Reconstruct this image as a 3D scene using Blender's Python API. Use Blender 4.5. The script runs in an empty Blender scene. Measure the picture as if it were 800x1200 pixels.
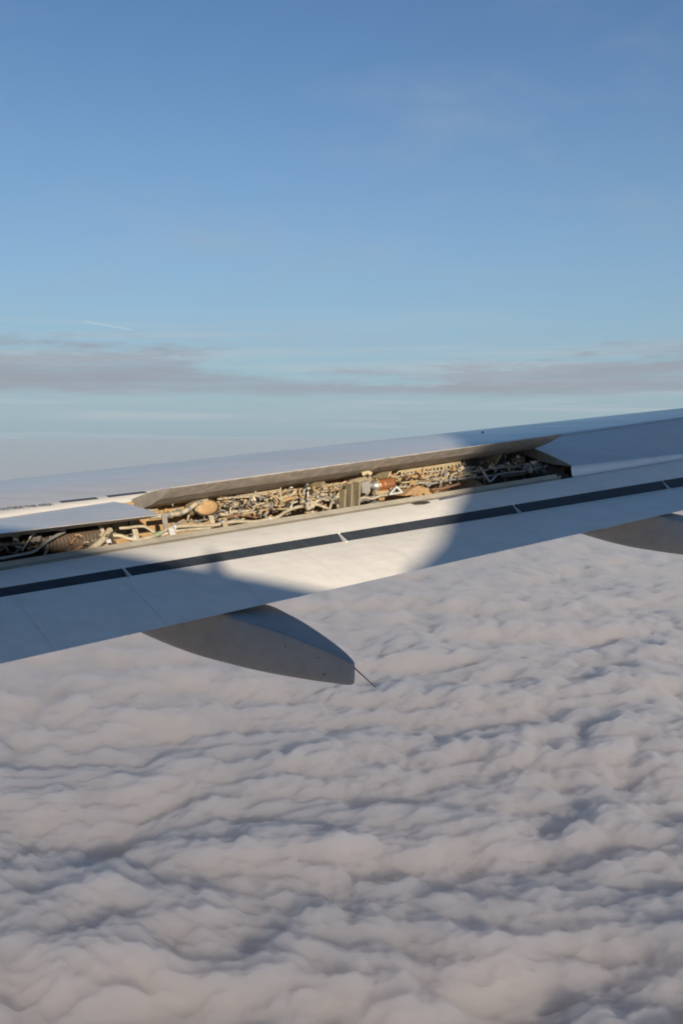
import bpy, bmesh, math, random
import numpy as np
from mathutils import Vector, Matrix

S = bpy.context.scene
COL = S.collection
random.seed(7)

# ------------------------------------------------------------------ camera
FPX, EYE = 1150.0, 515.0                 # focal length and eye level in photo pixels (800 x 1200)
PITCH = math.atan((600 - EYE) / FPX)
cam = bpy.data.cameras.new("camera")
cam.sensor_fit = 'VERTICAL'
cam.sensor_height = 36.0
cam.lens = FPX / 1200.0 * 36.0
cam.clip_start = 0.05
cam.clip_end = 400000.0
camo = bpy.data.objects.new("camera", cam)
camo.location = (0, 0, 0)
camo.rotation_euler = (math.pi / 2 - PITCH, 0, 0)
COL.objects.link(camo)
S.camera = camo

# ------------------------------------------------------------------ light
OUT = np.array([math.sin(math.radians(32)), math.cos(math.radians(32)), 0.0])   # away from the cabin
FWD = np.array([-OUT[1], OUT[0], 0.0])                                          # nose of the aircraft
SUN_BACK = math.radians(48)              # sun comes over the cabin from behind the far side
SUN_PERP = math.radians(20.6)
sv = -math.cos(SUN_BACK) * OUT - math.sin(SUN_BACK) * FWD
SUN_EL = math.atan(math.tan(SUN_PERP) * math.cos(SUN_BACK))
SUN = np.array([sv[0] * math.cos(SUN_EL), sv[1] * math.cos(SUN_EL), math.sin(SUN_EL)])
sl = bpy.data.lights.new("sun", 'SUN')
sl.energy = 5.0
sl.angle = math.radians(0.75)
sl.color = (1.0, 0.87, 0.69)
so = bpy.data.objects.new("sun", sl)
so.rotation_euler = Vector(SUN).to_track_quat('Z', 'Y').to_euler()
COL.objects.link(so)

W = bpy.data.worlds.new("World")
S.world = W
W.use_nodes = True
wn, wl = W.node_tree.nodes, W.node_tree.links
sky = wn.new('ShaderNodeTexSky')
sky.sky_type = 'NISHITA'
sky.sun_disc = False
sky.sun_elevation = SUN_EL
sky.sun_rotation = math.atan2(SUN[0], SUN[1])
sky.altitude = 2500
sky.air_density = 1.35
sky.dust_density = 0.2
sky.ozone_density = 4.5
bg = wn['Background']
SKY_K = 0.088
EXPO = 0.25                              # stops; the photograph is exposed for the shaded wing
bg.inputs['Strength'].default_value = SKY_K

def wmath(op, a, b=None, c=None, clamp=False):
    n = wn.new('ShaderNodeMath'); n.operation = op; n.use_clamp = clamp
    for k, v in enumerate((a, b, c)):
        if v is None: continue
        if hasattr(v, 'node'): wl.new(v, n.inputs[k])
        else: n.inputs[k].default_value = v
    return n.outputs[0]
def wsmooth(v, lo, hi):
    n = wn.new('ShaderNodeMapRange'); n.interpolation_type = 'SMOOTHSTEP'
    wl.new(v, n.inputs['Value'])
    for k, x in (('From Min', lo), ('From Max', hi)):
        if hasattr(x, 'node'): wl.new(x, n.inputs[k])
        else: n.inputs[k].default_value = x
    return n.outputs[0]
def wmix(fac, a, rgb):
    n = wn.new('ShaderNodeMix'); n.data_type = 'RGBA'
    wl.new(fac, n.inputs[0]); wl.new(a, n.inputs[6])
    n.inputs[7].default_value = (*[x / SKY_K / 2 ** EXPO for x in rgb], 1)
    return n.outputs[2]
def wnoise(x, y, z, detail, rough=.55, scale=1.0):
    c = wn.new('ShaderNodeCombineXYZ')
    for k, v in enumerate((x, y, z)):
        if hasattr(v, 'node'): wl.new(v, c.inputs[k])
        else: c.inputs[k].default_value = v
    t = wn.new('ShaderNodeTexNoise'); t.inputs['Scale'].default_value = scale
    t.inputs['Detail'].default_value = detail; t.inputs['Roughness'].default_value = rough
    wl.new(c.outputs[0], t.inputs['Vector'])
    return t.outputs['Fac']
tc = wn.new('ShaderNodeTexCoord'); sx = wn.new('ShaderNodeSeparateXYZ')
wl.new(tc.outputs['Generated'], sx.inputs[0])
dx, dy, el = sx.outputs
azim = wmath('ARCTAN2', dx, dy)
# pale mist that thickens towards the horizon, all the way round
mist = wmath('POWER', wmath('SUBTRACT', 1.0, wmath('DIVIDE', wmath('ABSOLUTE', el), 0.55), clamp=True), 2.3)
col = wmix(wmath('MULTIPLY', mist, 0.97), sky.outputs['Color'], (.305, .415, .49))
# thin high veil
elp = wmath('ADD', wmath('MAXIMUM', el, 0.0), 0.10)
veil = wsmooth(wnoise(wmath('DIVIDE', dx, elp), wmath('DIVIDE', dy, elp), 3.1, 9, .66, 1.3), .45, .85)
col = wmix(wmath('MULTIPLY', veil, .42), col, (.37, .42, .50))
# banks of grey stratus low over the horizon: flat base, ragged top, thick and thin by turns
und = wmath('COSINE', wmath('MULTIPLY', wmath('SUBTRACT', azim, .07), 9.0))
wob = wnoise(wmath('MULTIPLY', azim, 6.5), wmath('MULTIPLY', el, 42.0), 4.4, 9, .66)
top = wmath('ADD', wmath('MULTIPLY_ADD', und, -.013, .077), wmath('MULTIPLY', wmath('SUBTRACT', wob, .5), .11))
bot = wmath('MULTIPLY_ADD', wob, .022, .028)
bank = wmath('MULTIPLY', wsmooth(el, bot, wmath('ADD', bot, .012)), wmath('SUBTRACT', 1.0, wsmooth(el, wmath('SUBTRACT', top, .010), wmath('ADD', top, .010))))
thick = wsmooth(wnoise(wmath('MULTIPLY', azim, 5.0), wmath('MULTIPLY', el, 70.0), 12.9, 9, .68), .25, .66)
bank = wmath('MULTIPLY', bank, wmath('MULTIPLY_ADD', thick, .75, .25))
streak = wsmooth(wnoise(wmath('MULTIPLY', azim, 3.0), wmath('MULTIPLY', el, 95.0), 7.3, 6, .6), .46, .66)
low = wmath('SUBTRACT', 1.0, wsmooth(el, .06, .15))
col = wmix(wmath('MULTIPLY', wmath('MULTIPLY', streak, low), .55), col, (.47, .53, .57))
col = wmix(wmath('MULTIPLY', bank, .80), col, (.315, .325, .375))
wl.new(col, bg.inputs['Color'])

S.view_settings.view_transform = 'Standard'
S.view_settings.look = 'None'
S.view_settings.gamma = 1.0
S.view_settings.exposure = EXPO
S.cycles.use_denoising = True
S.cycles.filter_width = 1.9              # the photograph is a little soft
S.cycles.max_bounces = 16
S.cycles.diffuse_bounces = 4
S.cycles.volume_bounces = 10
S.cycles.transparent_max_bounces = 24

# ------------------------------------------------------------------ numeric helpers
cP, sP = math.cos(PITCH), math.sin(PITCH)

def vn(px, py, seed):
    """value lattice gradient noise 2D"""
    xi = np.floor(px).astype(np.int64); yi = np.floor(py).astype(np.int64)
    xf = px - xi; yf = py - yi
    def g(ix, iy):
        h = (ix * 374761393 + iy * 668265263 + seed * 974634777) & 0xffffffff
        h = ((h ^ (h >> 13)) * 1274126177) & 0xffffffff
        h = (h ^ (h >> 16)) & 0xffff
        return h / 65536.0 * 2 * np.pi
    u = xf * xf * xf * (xf * (xf * 6 - 15) + 10)
    v = yf * yf * yf * (yf * (yf * 6 - 15) + 10)
    def dot(ix, iy, dx, dy):
        a = g(ix, iy)
        return np.cos(a) * dx + np.sin(a) * dy
    n00 = dot(xi, yi, xf, yf); n10 = dot(xi + 1, yi, xf - 1, yf)
    n01 = dot(xi, yi + 1, xf, yf - 1); n11 = dot(xi + 1, yi + 1, xf - 1, yf - 1)
    return (n00 * (1 - u) + n10 * u) * (1 - v) + (n01 * (1 - u) + n11 * u) * v * 1.0

def mat(name):
    m = bpy.data.materials.new(name)
    m.use_nodes = True
    return m, m.node_tree.nodes, m.node_tree.links

# ------------------------------------------------------------------ cloud deck
DECK = 520.0
def puffs(u, v, l, seed):
    """rounded heads: distance to the nearest of scattered centres, as a dome"""
    px, py = u / l, v / l
    xi = np.floor(px).astype(np.int64); yi = np.floor(py).astype(np.int64)
    best = np.full(px.shape, 9.0)
    for ox in (-1, 0, 1):
        for oy in (-1, 0, 1):
            ix, iy = xi + ox, yi + oy
            h = (ix * 374761393 + iy * 668265263 + seed * 974634777) & 0xffffffff
            h = ((h ^ (h >> 13)) * 1274126177) & 0xffffffff
            h = h ^ (h >> 16)
            jx = (h & 0x3ff) / 1023.0; jy = ((h >> 10) & 0x3ff) / 1023.0; kr = ((h >> 20) & 0xff) / 255.0
            d = ((ix + jx - px) ** 2 + (iy + jy - py) ** 2) / (.55 + .75 * kr)
            best = np.minimum(best, d)
    return np.sqrt(np.clip(1.05 - best, 0, None) + .02)
def cloud_deck():
    az_f = np.linspace(math.radians(-26), math.radians(26), 700)
    az_c = np.linspace(math.radians(26), math.radians(334), 170)[1:-1]
    az = np.concatenate([az_f, az_c])
    dep = np.concatenate([np.linspace(80, 34, 40)[:-1], np.linspace(34, 2.0, 720)[:-1],
                          2.0 * np.exp(np.linspace(0, math.log(0.45 / 2.0), 70))])
    r = DECK / np.tan(np.radians(dep))
    A, Rr = np.meshgrid(az, r)
    X = Rr * np.sin(A); Y = Rr * np.cos(A)
    sp = np.maximum(np.gradient(r)[:, None] * np.ones_like(A) * .6, Rr * 0.0013)   # local sample spacing
    # long rolls lie roughly across the view
    ca, sa = math.cos(math.radians(10)), math.sin(math.radians(10))
    U = (X * ca + Y * sa) / 1.75; V = (-X * sa + Y * ca)
    wx = vn(U / 330, V / 330, 3) * 65 + vn(U / 90, V / 90, 4) * 8
    wy = vn(U / 330 + 9, V / 330, 5) * 65 + vn(U / 90 + 3, V / 90, 6) * 8
    U = U + wx; V = V + wy
    h = vn(U / 900, V / 520, 11) * 16 + vn(U / 300, V / 190, 12) * 26
    h = h + vn(U / 3800, V / 2600, 13) * 110 * np.clip((Rr - 3500) / 6000, 0, 1)      # swells that show as ridges far off
    def fade(l):
        return np.clip((l / sp - 1.3) / 2.5, 0, 1)
    def fbm(u, v, l, sd):
        return vn(u / l, v / l, sd) + .55 * vn(u / l * 2.1, v / l * 2.1, sd + 1) + .3 * vn(u / l * 4.3, v / l * 4.3, sd + 2)
    for l, a, sd in ((270, 40, 21), (155, 54, 27), (76, 26, 22), (36, 10, 23)):
        # ragged outlines, small heads on the large ones
        du = fbm(U, V, l * .45, sd + 60) * l * .20; dv = fbm(U + 31, V, l * .45, sd + 70) * l * .20
        h = h + (puffs(U + du, V + dv, l, sd) - .6) * a * fade(l) * (0.8 + .6 * vn(U / (l * 4), V / (l * 4), sd + 40))
    for l, a, sd in ((50, 18, 31), (23, 12, 32), (11, 8.0, 33), (5.5, 4.6, 34)):
        h = h + vn(U / l, V / l, sd) * a * fade(l * 1.2)
    Z = -DECK + h
    nr, na = A.shape
    co = np.stack([X, Y, Z], -1).reshape(-1, 3)
    bottom = co[(nr - 1) * na:].copy(); bottom[:, 2] = -DECK - 300
    co = np.concatenate([co, bottom, [[0, 0, -DECK]], [[0, 0, -DECK - 300]]])
    i = np.arange(nr - 1)[:, None] * na; j = np.arange(na)[None, :]; j2 = (j + 1) % na
    q = np.stack([i + j, i + j2, i + na + j2, i + na + j], -1).reshape(-1, 4)
    b0 = nr * na
    jj = np.arange(na); jj2 = (jj + 1) % na
    side = np.stack([(nr - 1) * na + jj, (nr - 1) * na + jj2, b0 + jj2, b0 + jj], -1)
    q = np.concatenate([q, side])
    c0 = b0 + na; c1 = c0 + 1
    t1 = np.stack([np.full(na, c0), jj2, jj], -1)
    t2 = np.stack([np.full(na, c1), b0 + jj, b0 + jj2], -1)
    me = bpy.data.meshes.new("cloud_deck")
    nv = len(co); nq = len(q); nt = 2 * na
    me.vertices.add(nv); me.vertices.foreach_set("co", co.astype(np.float32).ravel())
    me.loops.add(nq * 4 + nt * 3)
    me.loops.foreach_set("vertex_index", np.concatenate([q.ravel(), t1.ravel(), t2.ravel()]).astype(np.int32))
    me.polygons.add(nq + nt)
    st = np.concatenate([np.arange(nq) * 4, nq * 4 + np.arange(nt) * 3]).astype(np.int32)
    me.polygons.foreach_set("loop_start", st)
    me.polygons.foreach_set("use_smooth", np.ones(nq + nt, bool))
    me.update(); me.validate()
    o = bpy.data.objects.new("cloud_deck", me)
    o['kind'] = 'structure'
    COL.objects.link(o)
    m, n, l = mat("cloud_vapour")
    n.remove(n['Principled BSDF'])
    v = n.new('ShaderNodeVolumePrincipled')
    v.inputs['Color'].default_value = (.895, .862, .853, 1)
    v.inputs['Density'].default_value = 1 / 20.0
    v.inputs['Anisotropy'].default_value = 0.2
    l.new(v.outputs[0], n['Material Output'].inputs['Volume'])
    me.materials.append(m)
    return o
cloud_deck()

# ------------------------------------------------------------------ haze between the aircraft and the horizon
def haze():
    hx = DECK / math.tan(math.radians(.45)) + 1500
    z0, z1 = -DECK - 302.0, 10.0
    vs = [(x * hx, y * hx, z) for z in (z0, z1) for x, y in ((-1, -1), (1, -1), (1, 1), (-1, 1))]
    fs = [(3, 2, 1, 0), (4, 5, 6, 7), (0, 1, 5, 4), (1, 2, 6, 5), (2, 3, 7, 6), (3, 0, 4, 7)]
    me = bpy.data.meshes.new("haze"); me.from_pydata(vs, [], fs); me.update()
    o = bpy.data.objects.new("haze", me); o['kind'] = 'stuff'; COL.objects.link(o)
    m, n, l = mat("haze_air"); n.remove(n['Principled BSDF'])
    v = n.new('ShaderNodeVolumePrincipled')
    v.inputs['Color'].default_value = (.53, .64, .72, 1)
    v.inputs['Density'].default_value = 1 / 15000.0
    l.new(v.outputs[0], n['Material Output'].inputs['Volume'])
    me.materials.append(m)
haze()

# ------------------------------------------------------------------ where the wing lies
def ray(px, py):
    """direction through a point of the 800 x 1200 photograph"""
    a = (px - 400) / FPX; b = -(py - 600) / FPX
    return np.array([a, cP + b * sP, -sP + b * cP])

_az = math.radians(50.5)
D = np.array([math.sin(_az), math.cos(_az), 0.0])        # along the span, outboard
N = np.array([-D[1], D[0], 0.0])                         # across the span, towards the leading edge
P0 = ray(0, 778); P0 = P0 / P0[1] * 4.5                  # trailing edge 4.5 m out

def at(px, py, c):
    """point seen at a pixel that lies c metres ahead of the trailing edge"""
    r = ray(px, py)
    return r * ((c + P0 @ N) / (r @ N))

def w(s, c, z):
    """span, chord, height -> world"""
    p = P0 + D * s + N * c
    return np.array([p[0], p[1], z])

def scz(p):
    return (p - P0) @ D, (p - P0) @ N, p[2]

class Rail:
    """a straight line along the span"""
    def __init__(self, y0, y1, c0, c1):
        self.a = scz(at(0, y0, c0)); self.b = scz(at(800, y1, c1))
    def __call__(self, s):
        k = (s - self.a[0]) / (self.b[0] - self.a[0])
        return (self.a[1] + k * (self.b[1] - self.a[1]), self.a[2] + k * (self.b[2] - self.a[2]))

TE = Rail(778, 598, 0, 0)
GROOVE_AFT = Rail(700, 570, .55, .5)
GROOVE_FWD = Rail(689, 559, .62, .56)
LIP = Rail(669, 538.5, .9, .8)
LEDGE = Rail(659, 532, 1.0, .88)
SP_TE = Rail(625, 531, 1.0, .9)
HINGE = Rail(607, 491, 1.65, 1.5)
LEAD = Rail(563, 478, 3.4, 3.0)
def raised_te(s):
    return 1.08 - .0125 * (s - 1.53), -.31 + .0915 * (s - 1.53)

LE_SLOPE = -.071
def skin_z(s, c):
    """upper skin of the wing box, a parabola from the hinge line to its crest"""
    c5, z5 = HINGE(s); cl, zl = LEAD(s)
    L = cl - c5; u = c - c5
    m0 = 2 * (zl - z5) / L - LE_SLOPE
    return z5 + m0 * u + (LE_SLOPE - m0) / (2 * L) * u * u

def flap_z(s, c):
    ks = [TE(s), GROOVE_AFT(s), GROOVE_FWD(s), LIP(s)]
    for (c0, z0), (c1, z1) in zip(ks, ks[1:]):
        if c <= c1 or (c1, z1) == ks[-1]:
            return z0 + (z1 - z0) * (c - c0) / (c1 - c0)

def hit(px, py, f, lo, hi):
    """where the sight line meets the surface z = f(s, c) for c in lo..hi"""
    for _ in range(50):
        m = (lo + hi) / 2
        s_, c_, z_ = scz(at(px, py, m))
        if z_ > f(s_, c_): lo = m
        else: hi = m
    return at(px, py, lo)

# ------------------------------------------------------------------ materials
def noise(n, l, scale, detail=6, rough=.6, vec=None, dist=0):
    t = n.new('ShaderNodeTexNoise')
    t.inputs['Scale'].default_value = scale
    t.inputs['Detail'].default_value = detail
    t.inputs['Roughness'].default_value = rough
    t.inputs['Distortion'].default_value = dist
    if vec is not None: l.new(vec, t.inputs['Vector'])
    return t.outputs['Fac']

def ramp(n, l, fac, stops):
    r = n.new('ShaderNodeValToRGB')
    e = r.color_ramp.elements
    while len(e) < len(stops): e.new(.5)
    for k, (p, c) in zip(e, stops):
        k.position = p; k.color = (*c, 1)
    l.new(fac, r.inputs['Fac'])
    return r.outputs['Color']

def coords(n, l, sc=(1, 1, 1), rot=(0, 0, 0)):
    t = n.new('ShaderNodeTexCoord'); m = n.new('ShaderNodeMapping')
    m.inputs['Scale'].default_value = sc; m.inputs['Rotation'].default_value = rot
    l.new(t.outputs['Object'], m.inputs['Vector'])
    return m.outputs['Vector']

def mixc(n, l, fac, a, b, mode='MIX'):
    m = n.new('ShaderNodeMix'); m.data_type = 'RGBA'; m.blend_type = mode
    for sock, v in ((m.inputs[0], fac), (m.inputs[6], a), (m.inputs[7], b)):
        if hasattr(v, 'node'): l.new(v, sock)
        elif isinstance(v, (int, float)): sock.default_value = v
        else: sock.default_value = (*v, 1)
    return m.outputs[2]

ROTZ = -math.atan2(D[1], D[0])           # turns object coordinates so that x runs along the span
def worn(name, base, dirt, amount=.5, scale=9, rough=.4, metal=0, bump=.0, stretch=(1, 1, 1), spec=.5):
    """paint or metal with streaks, blotches and fine grain"""
    m, n, l = mat(name)
    b = n['Principled BSDF']
    v = coords(n, l, stretch, (0, 0, ROTZ))
    n1 = noise(n, l, scale, 8, .65, v)
    n2 = noise(n, l, scale * 6.3, 5, .7, v)
    f = ramp(n, l, n1, [(.38, (0, 0, 0)), (.72, (1, 1, 1))])
    c = mixc(n, l, f, base, [b0 * (1 - amount) + d0 * amount for b0, d0 in zip(base, dirt)])
    g = ramp(n, l, n2, [(.3, (.86, .86, .86)), (.7, (1.06, 1.06, 1.06))])
    c = mixc(n, l, min(1.0, amount + .3), c, g, 'MULTIPLY')
    l.new(c, b.inputs['Base Color'])
    r = n.new('ShaderNodeMapRange')
    r.inputs['To Min'].default_value = rough - .08; r.inputs['To Max'].default_value = rough + .14
    l.new(n1, r.inputs['Value']); l.new(r.outputs[0], b.inputs['Roughness'])
    b.inputs['Metallic'].default_value = metal
    b.inputs['Specular IOR Level'].default_value = spec
    if bump:
        bp = n.new('ShaderNodeBump'); bp.inputs['Strength'].default_value = bump
        bp.inputs['Distance'].default_value = .004
        l.new(n2, bp.inputs['Height']); l.new(bp.outputs[0], b.inputs['Normal'])
    return m

M = dict(
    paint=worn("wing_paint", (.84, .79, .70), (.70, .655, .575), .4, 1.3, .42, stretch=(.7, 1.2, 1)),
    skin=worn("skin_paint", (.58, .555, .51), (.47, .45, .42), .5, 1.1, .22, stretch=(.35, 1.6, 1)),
    fairing=worn("fairing_paint", (.32, .325, .32), (.24, .24, .235), .5, 2.5, .42),
    seal=worn("dark_seal", (.025, .031, .039), (.05, .056, .062), .6, 7, .55, stretch=(.5, 3, 1)),
    strap=worn("pale_strap", (.55, .56, .55), (.4, .4, .38), .4, 12, .5),
    under=worn("spoiler_underside", (.55, .49, .42), (.26, .23, .195), .95, 15, .62, bump=.3, stretch=(.8, 1, 1)),
    edge=worn("spoiler_edge", (.40, .35, .28), (.22, .19, .15), .7, 10, .6),
    ledge=worn("shroud_paint", (.37, .33, .255), (.22, .195, .15), .7, 4, .55, stretch=(.5, 2.5, 1)),
    primer=worn("tan_primer", (.46, .29, .13), (.27, .18, .10), .8, 11, .6, bump=.2),
    orange=worn("orange_primer", (.46, .28, .125), (.32, .21, .11), .7, 14, .55),
    cream=worn("cream_tube", (.50, .43, .31), (.27, .225, .16), .75, 22, .42),
    khaki=worn("khaki_paint", (.42, .345, .21), (.24, .20, .14), .7, 18, .5),
    steel=worn("dull_steel", (.46, .44, .40), (.26, .25, .24), .6, 20, .38, metal=.6),
    grey=worn("grey_fitting", (.30, .28, .25), (.16, .15, .14), .7, 16, .5),
    dark=worn("dark_fitting_shade", (.085, .068, .05), (.035, .03, .025), .6, 18, .5),  # fittings, plus black hoses and sheets added as deep shade in the bay
    rust=worn("brown_fitting", (.24, .13, .07), (.11, .07, .05), .7, 20, .6),
    drab=worn("drab_paint", (.31, .26, .165), (.17, .14, .09), .7, 18, .5),
    copper=worn("copper_shell", (.72, .30, .12), (.45, .19, .09), .5, 14, .34, metal=.75),
    bare=worn("bare_aluminium", (.86, .87, .88), (.74, .75, .76), .4, 6, .26, metal=1.0, stretch=(.4, 3, 1)),
    green=worn("green_tape", (.22, .34, .20), (.40, .42, .33), .7, 30, .5),
    ink=worn("marking_paint", (.05, .06, .08), (.10, .11, .12), .4, 20, .5),
    white=worn("white_paint", (.78, .78, .77), (.66, .66, .64), .3, .6, .3),
    bellows=worn("brown_bellows", (.12, .085, .06), (.06, .045, .035), .8, 14, .65),
)

# ------------------------------------------------------------------ mesh helpers
class MB:
    """collects shapes and links them as one mesh object"""
    def __init__(self):
        self.v, self.f, self.mi, self.sm = [], [], [], []
    def add(self, vs, fs, mi=0, smooth=False):
        k = len(self.v)
        self.v += [tuple(float(x) for x in p) for p in vs]
        self.f += [tuple(i + k for i in f) for f in fs]
        self.mi += [mi] * len(fs); self.sm += [smooth] * len(fs)
        return self
    def grid(self, rows, mi=0, smooth=True, close=False):
        nr, nc = len(rows), len(rows[0])
        vs = [p for r in rows for p in r]
        fs = []
        for i in range(nr - 1):
            for j in range(nc if close else nc - 1):
                j2 = (j + 1) % nc
                fs.append((i * nc + j, i * nc + j2, (i + 1) * nc + j2, (i + 1) * nc + j))
        return self.add(vs, fs, mi, smooth)
    def tube(self, pts, r, n=8, mi=0, smooth_path=True, cap=True):
        P = [np.array(p, float) for p in pts]
        if smooth_path and len(P) > 2:
            Q = []
            E = [2 * P[0] - P[1]] + P + [2 * P[-1] - P[-2]]
            for i in range(1, len(E) - 2):
                for t in (0, .2, .4, .6, .8):
                    a, b, c, d = E[i - 1:i + 3]
                    Q.append(.5 * (2 * b + (c - a) * t + (2 * a - 5 * b + 4 * c - d) * t * t + (3 * b - a - 3 * c + d) * t ** 3))
            P = Q + [P[-1]]
        rr = r if hasattr(r, '__len__') else [r] * len(P)
        up = np.array([.13, .21, .97]); rows = []
        for i, p in enumerate(P):
            t = P[min(i + 1, len(P) - 1)] - P[max(i - 1, 0)]
            t = t / (np.linalg.norm(t) + 1e-9)
            x = np.cross(t, up)
            if np.linalg.norm(x) < .1: x = np.cross(t, np.array([1., 0, 0]))
            x /= np.linalg.norm(x); y = np.cross(x, t); y /= np.linalg.norm(y)
            rows.append([p + rr[min(i, len(rr) - 1)] * (math.cos(a) * x + math.sin(a) * y) for a in [2 * math.pi * k / n for k in range(n)]])
        self.grid(rows, mi, True, True)
        if cap:
            self.add(rows[0], [tuple(range(n))], mi); self.add(rows[-1], [tuple(range(n))[::-1]], mi)
        return self
    def box(self, c, ax, mi=0, bevel=.12):
        """box from centre and three half-axis vectors, edges chamfered"""
        c = np.array(c, float); a, b, d = [np.array(v, float) for v in ax]
        k = 1 - bevel
        rows = []
        for z, sc in ((-1, k), (-k, 1), (k, 1), (1, k)):
            ring = []
            for x, y in ((-1, -k), (-k, -1), (k, -1), (1, -k), (1, k), (k, 1), (-k, 1), (-1, k)):
                ring.append(c + a * x * sc + b * y * sc + d * z)
            rows.append(ring)
        self.grid(rows, mi, False, True)
        self.add(rows[0], [tuple(range(8))[::-1]], mi); self.add(rows[-1], [tuple(range(8))], mi)
        return self
    def plate(self, pts, th, mi=0):
        """polygon plate extruded by the vector th"""
        n = len(pts); th = np.array(th, float)
        vs = [np.array(p, float) for p in pts]; vs2 = [p + th for p in vs]
        fs = [tuple(range(n)), tuple(range(2 * n - 1, n - 1, -1))]
        fs += [(i, i + n, (i + 1) % n + n, (i + 1) % n) for i in range(n)]
        return self.add(vs + vs2, fs, mi)
    def build(self, name, mats, parent=None, label=None):
        me = bpy.data.meshes.new(name)
        me.from_pydata(self.v, [], self.f)
        me.polygons.foreach_set("material_index", self.mi)
        me.polygons.foreach_set("use_smooth", self.sm)
        for m in (mats if isinstance(mats, (list, tuple)) else [mats]):
            if m is not None: me.materials.append(m)
        bm = bmesh.new(); bm.from_mesh(me)
        bmesh.ops.recalc_face_normals(bm, faces=bm.faces); bm.to_mesh(me); bm.free()
        me.update()
        o = bpy.data.objects.new(name, me)
        COL.objects.link(o)
        if parent is not None: o.parent = parent
        if label: o['label'] = label
        return o

def tag(o, label, cat, group=None, kind=None):
    o['label'] = label; o['category'] = cat
    if group: o['group'] = group
    if kind: o['kind'] = kind
    return o

def frange(a, b, n):
    return [a + (b - a) * i / (n - 1) for i in range(n)]

def solid(mb, stations, profile, mi=0, caps=True, smooth=False):
    """loft a closed profile(s) -> [(c, z)] along the span"""
    rows = [[w(s, c, z) for c, z in profile(s)] for s in stations]
    mb.grid(rows, mi, smooth, True)
    if caps:
        n = len(rows[0])
        mb.add(rows[0], [tuple(range(n))], mi); mb.add(rows[-1], [tuple(range(n))], mi)
    return mb

# ------------------------------------------------------------------ the wing
wing = bpy.data.objects.new("aircraft_wing", None)
COL.objects.link(wing)
tag(wing, "pale grey airliner wing with raised spoilers above an open bay of pipes", "aircraft wing")
S0, S1 = -2.85, 12.6          # root at the cabin wall, tip

def skin_profile(s):
    c5, z5 = HINGE(s); cl, zl = LEAD(s)
    p = [(c, skin_z(s, c)) for c in frange(c5 + .012, cl + .35, 14)]
    ce, ze = p[-1]
    k = cl - c5
    p += [(ce + .22, ze - .055), (ce + .40, ze - .14), (ce + .50, ze - .25), (ce + .46, ze - .36), (ce + .2, ze - .46),
          (cl - .4, ze - .56), (c5 + .5, z5 - .52), (c5 + .012, z5 - .46)]
    return p
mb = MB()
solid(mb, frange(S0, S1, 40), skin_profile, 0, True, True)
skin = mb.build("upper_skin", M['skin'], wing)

# small blade fitting standing on the far edge of the skin
p = hit(565, 507, skin_z, 1.6, 3.4); s_, c_, z_ = scz(p)
mb = MB()
mb.plate([w(s_, c_ - .02, z_ - .02), w(s_, c_ + .02, z_ - .02), w(s_, c_ + .012, z_ + .012), w(s_, c_ - .008, z_ + .012)], .008 * D)
mb.build("vent_fitting", M['ink'], skin)

# dashed walkway line and its lettering, flat paint on the skin
def on_skin(s, c, lift=.003):
    return w(s, c, skin_z(s, c) + lift)
def dash(a, b, wd):
    (sa, ca, _), (sb, cb, _) = scz(hit(*a, skin_z, 1.62, 3.3)), scz(hit(*b, skin_z, 1.62, 3.3))
    rows = []
    for t in frange(0, 1, 8):
        s, c = sa + (sb - sa) * t, ca + (cb - ca) * t
        rows.append([on_skin(s, c - wd / 2), on_skin(s, c + wd / 2)])
    mb = MB(); mb.grid(rows, 0, False)
    mb.build("painted_dash", M['ink'], skin)
dash((71, 588.6), (114, 584.0), .05)
dash((126, 582.2), (171, 576.9), .05)

def lettering():
    cu = bpy.data.curves.new("walkway_text", 'FONT')
    cu.body = "DO NOT WALK OUTSIDE THIS AREA"
    cu.size = 1.0; cu.space_word = 1.0; cu.resolution_u = 2; cu.offset = .012
    t = bpy.data.objects.new("walkway_text", cu)
    me = bpy.data.meshes.new_from_object(t)
    bpy.data.objects.remove(t)
    xs = [v.co.x for v in me.vertices]; x1 = max(xs)
    sr, cr, _ = scz(hit(63.5, 592.2, skin_z, 1.62, 3.3))     # end of the last word
    sl, cl, _ = scz(hit(0, 598.6, skin_z, 1.62, 3.3))
    slope = (cr - cl) / (sr - sl)
    k = .0365; kc = .085
    for v in me.vertices:
        s = sr + (v.co.x - x1) * k
        c = cr + slope * (s - sr) + v.co.y * kc
        v.co = Vector(on_skin(s, c))
    me.materials.append(M['ink'])
    o = bpy.data.objects.new("walkway_lettering", me)
    COL.objects.link(o); o.parent = skin
lettering()

# flap --------------------------------------------------------------
def flap_profile(s):
    (ct, zt), (ca, za), (cf, zf), (cl, zl) = TE(s), GROOVE_AFT(s), GROOVE_FWD(s), LIP(s)
    def bow(c0, z0, c1, z1, h, n):
        return [(c0 + (c1 - c0) * t, z0 + (z1 - z0) * t + h * 4 * t * (1 - t)) for t in frange(0, 1, n)]
    p = bow(ct, zt, ca, za, .012, 7)
    p += [(ca + .002, za - .02), (cf - .004, zf - .024)]
    p += bow(cf, zf, cl, zl, .006, 5)
    p += [(cl + .035, zl - .03), (cl + .05, zl - .085), (cl + .01, zl - .15), (cl - .25, zl - .20), (ct + .25, zt - .002), (ct + .03, zt - .002)]
    return p
mb = MB()
solid(mb, frange(S0, S1, 60), flap_profile, 0, True, False)
flap = mb.build("flap", M['paint'], wing)
tick_s = []
for px, py in ((150, 673), (400, 629), (605, 597), (779, 568)):
    s_, c_, _ = scz(hit(px, py, flap_z, .3, .8)); tick_s.append(s_)
step = (tick_s[3] - tick_s[0]) / 3
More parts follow.
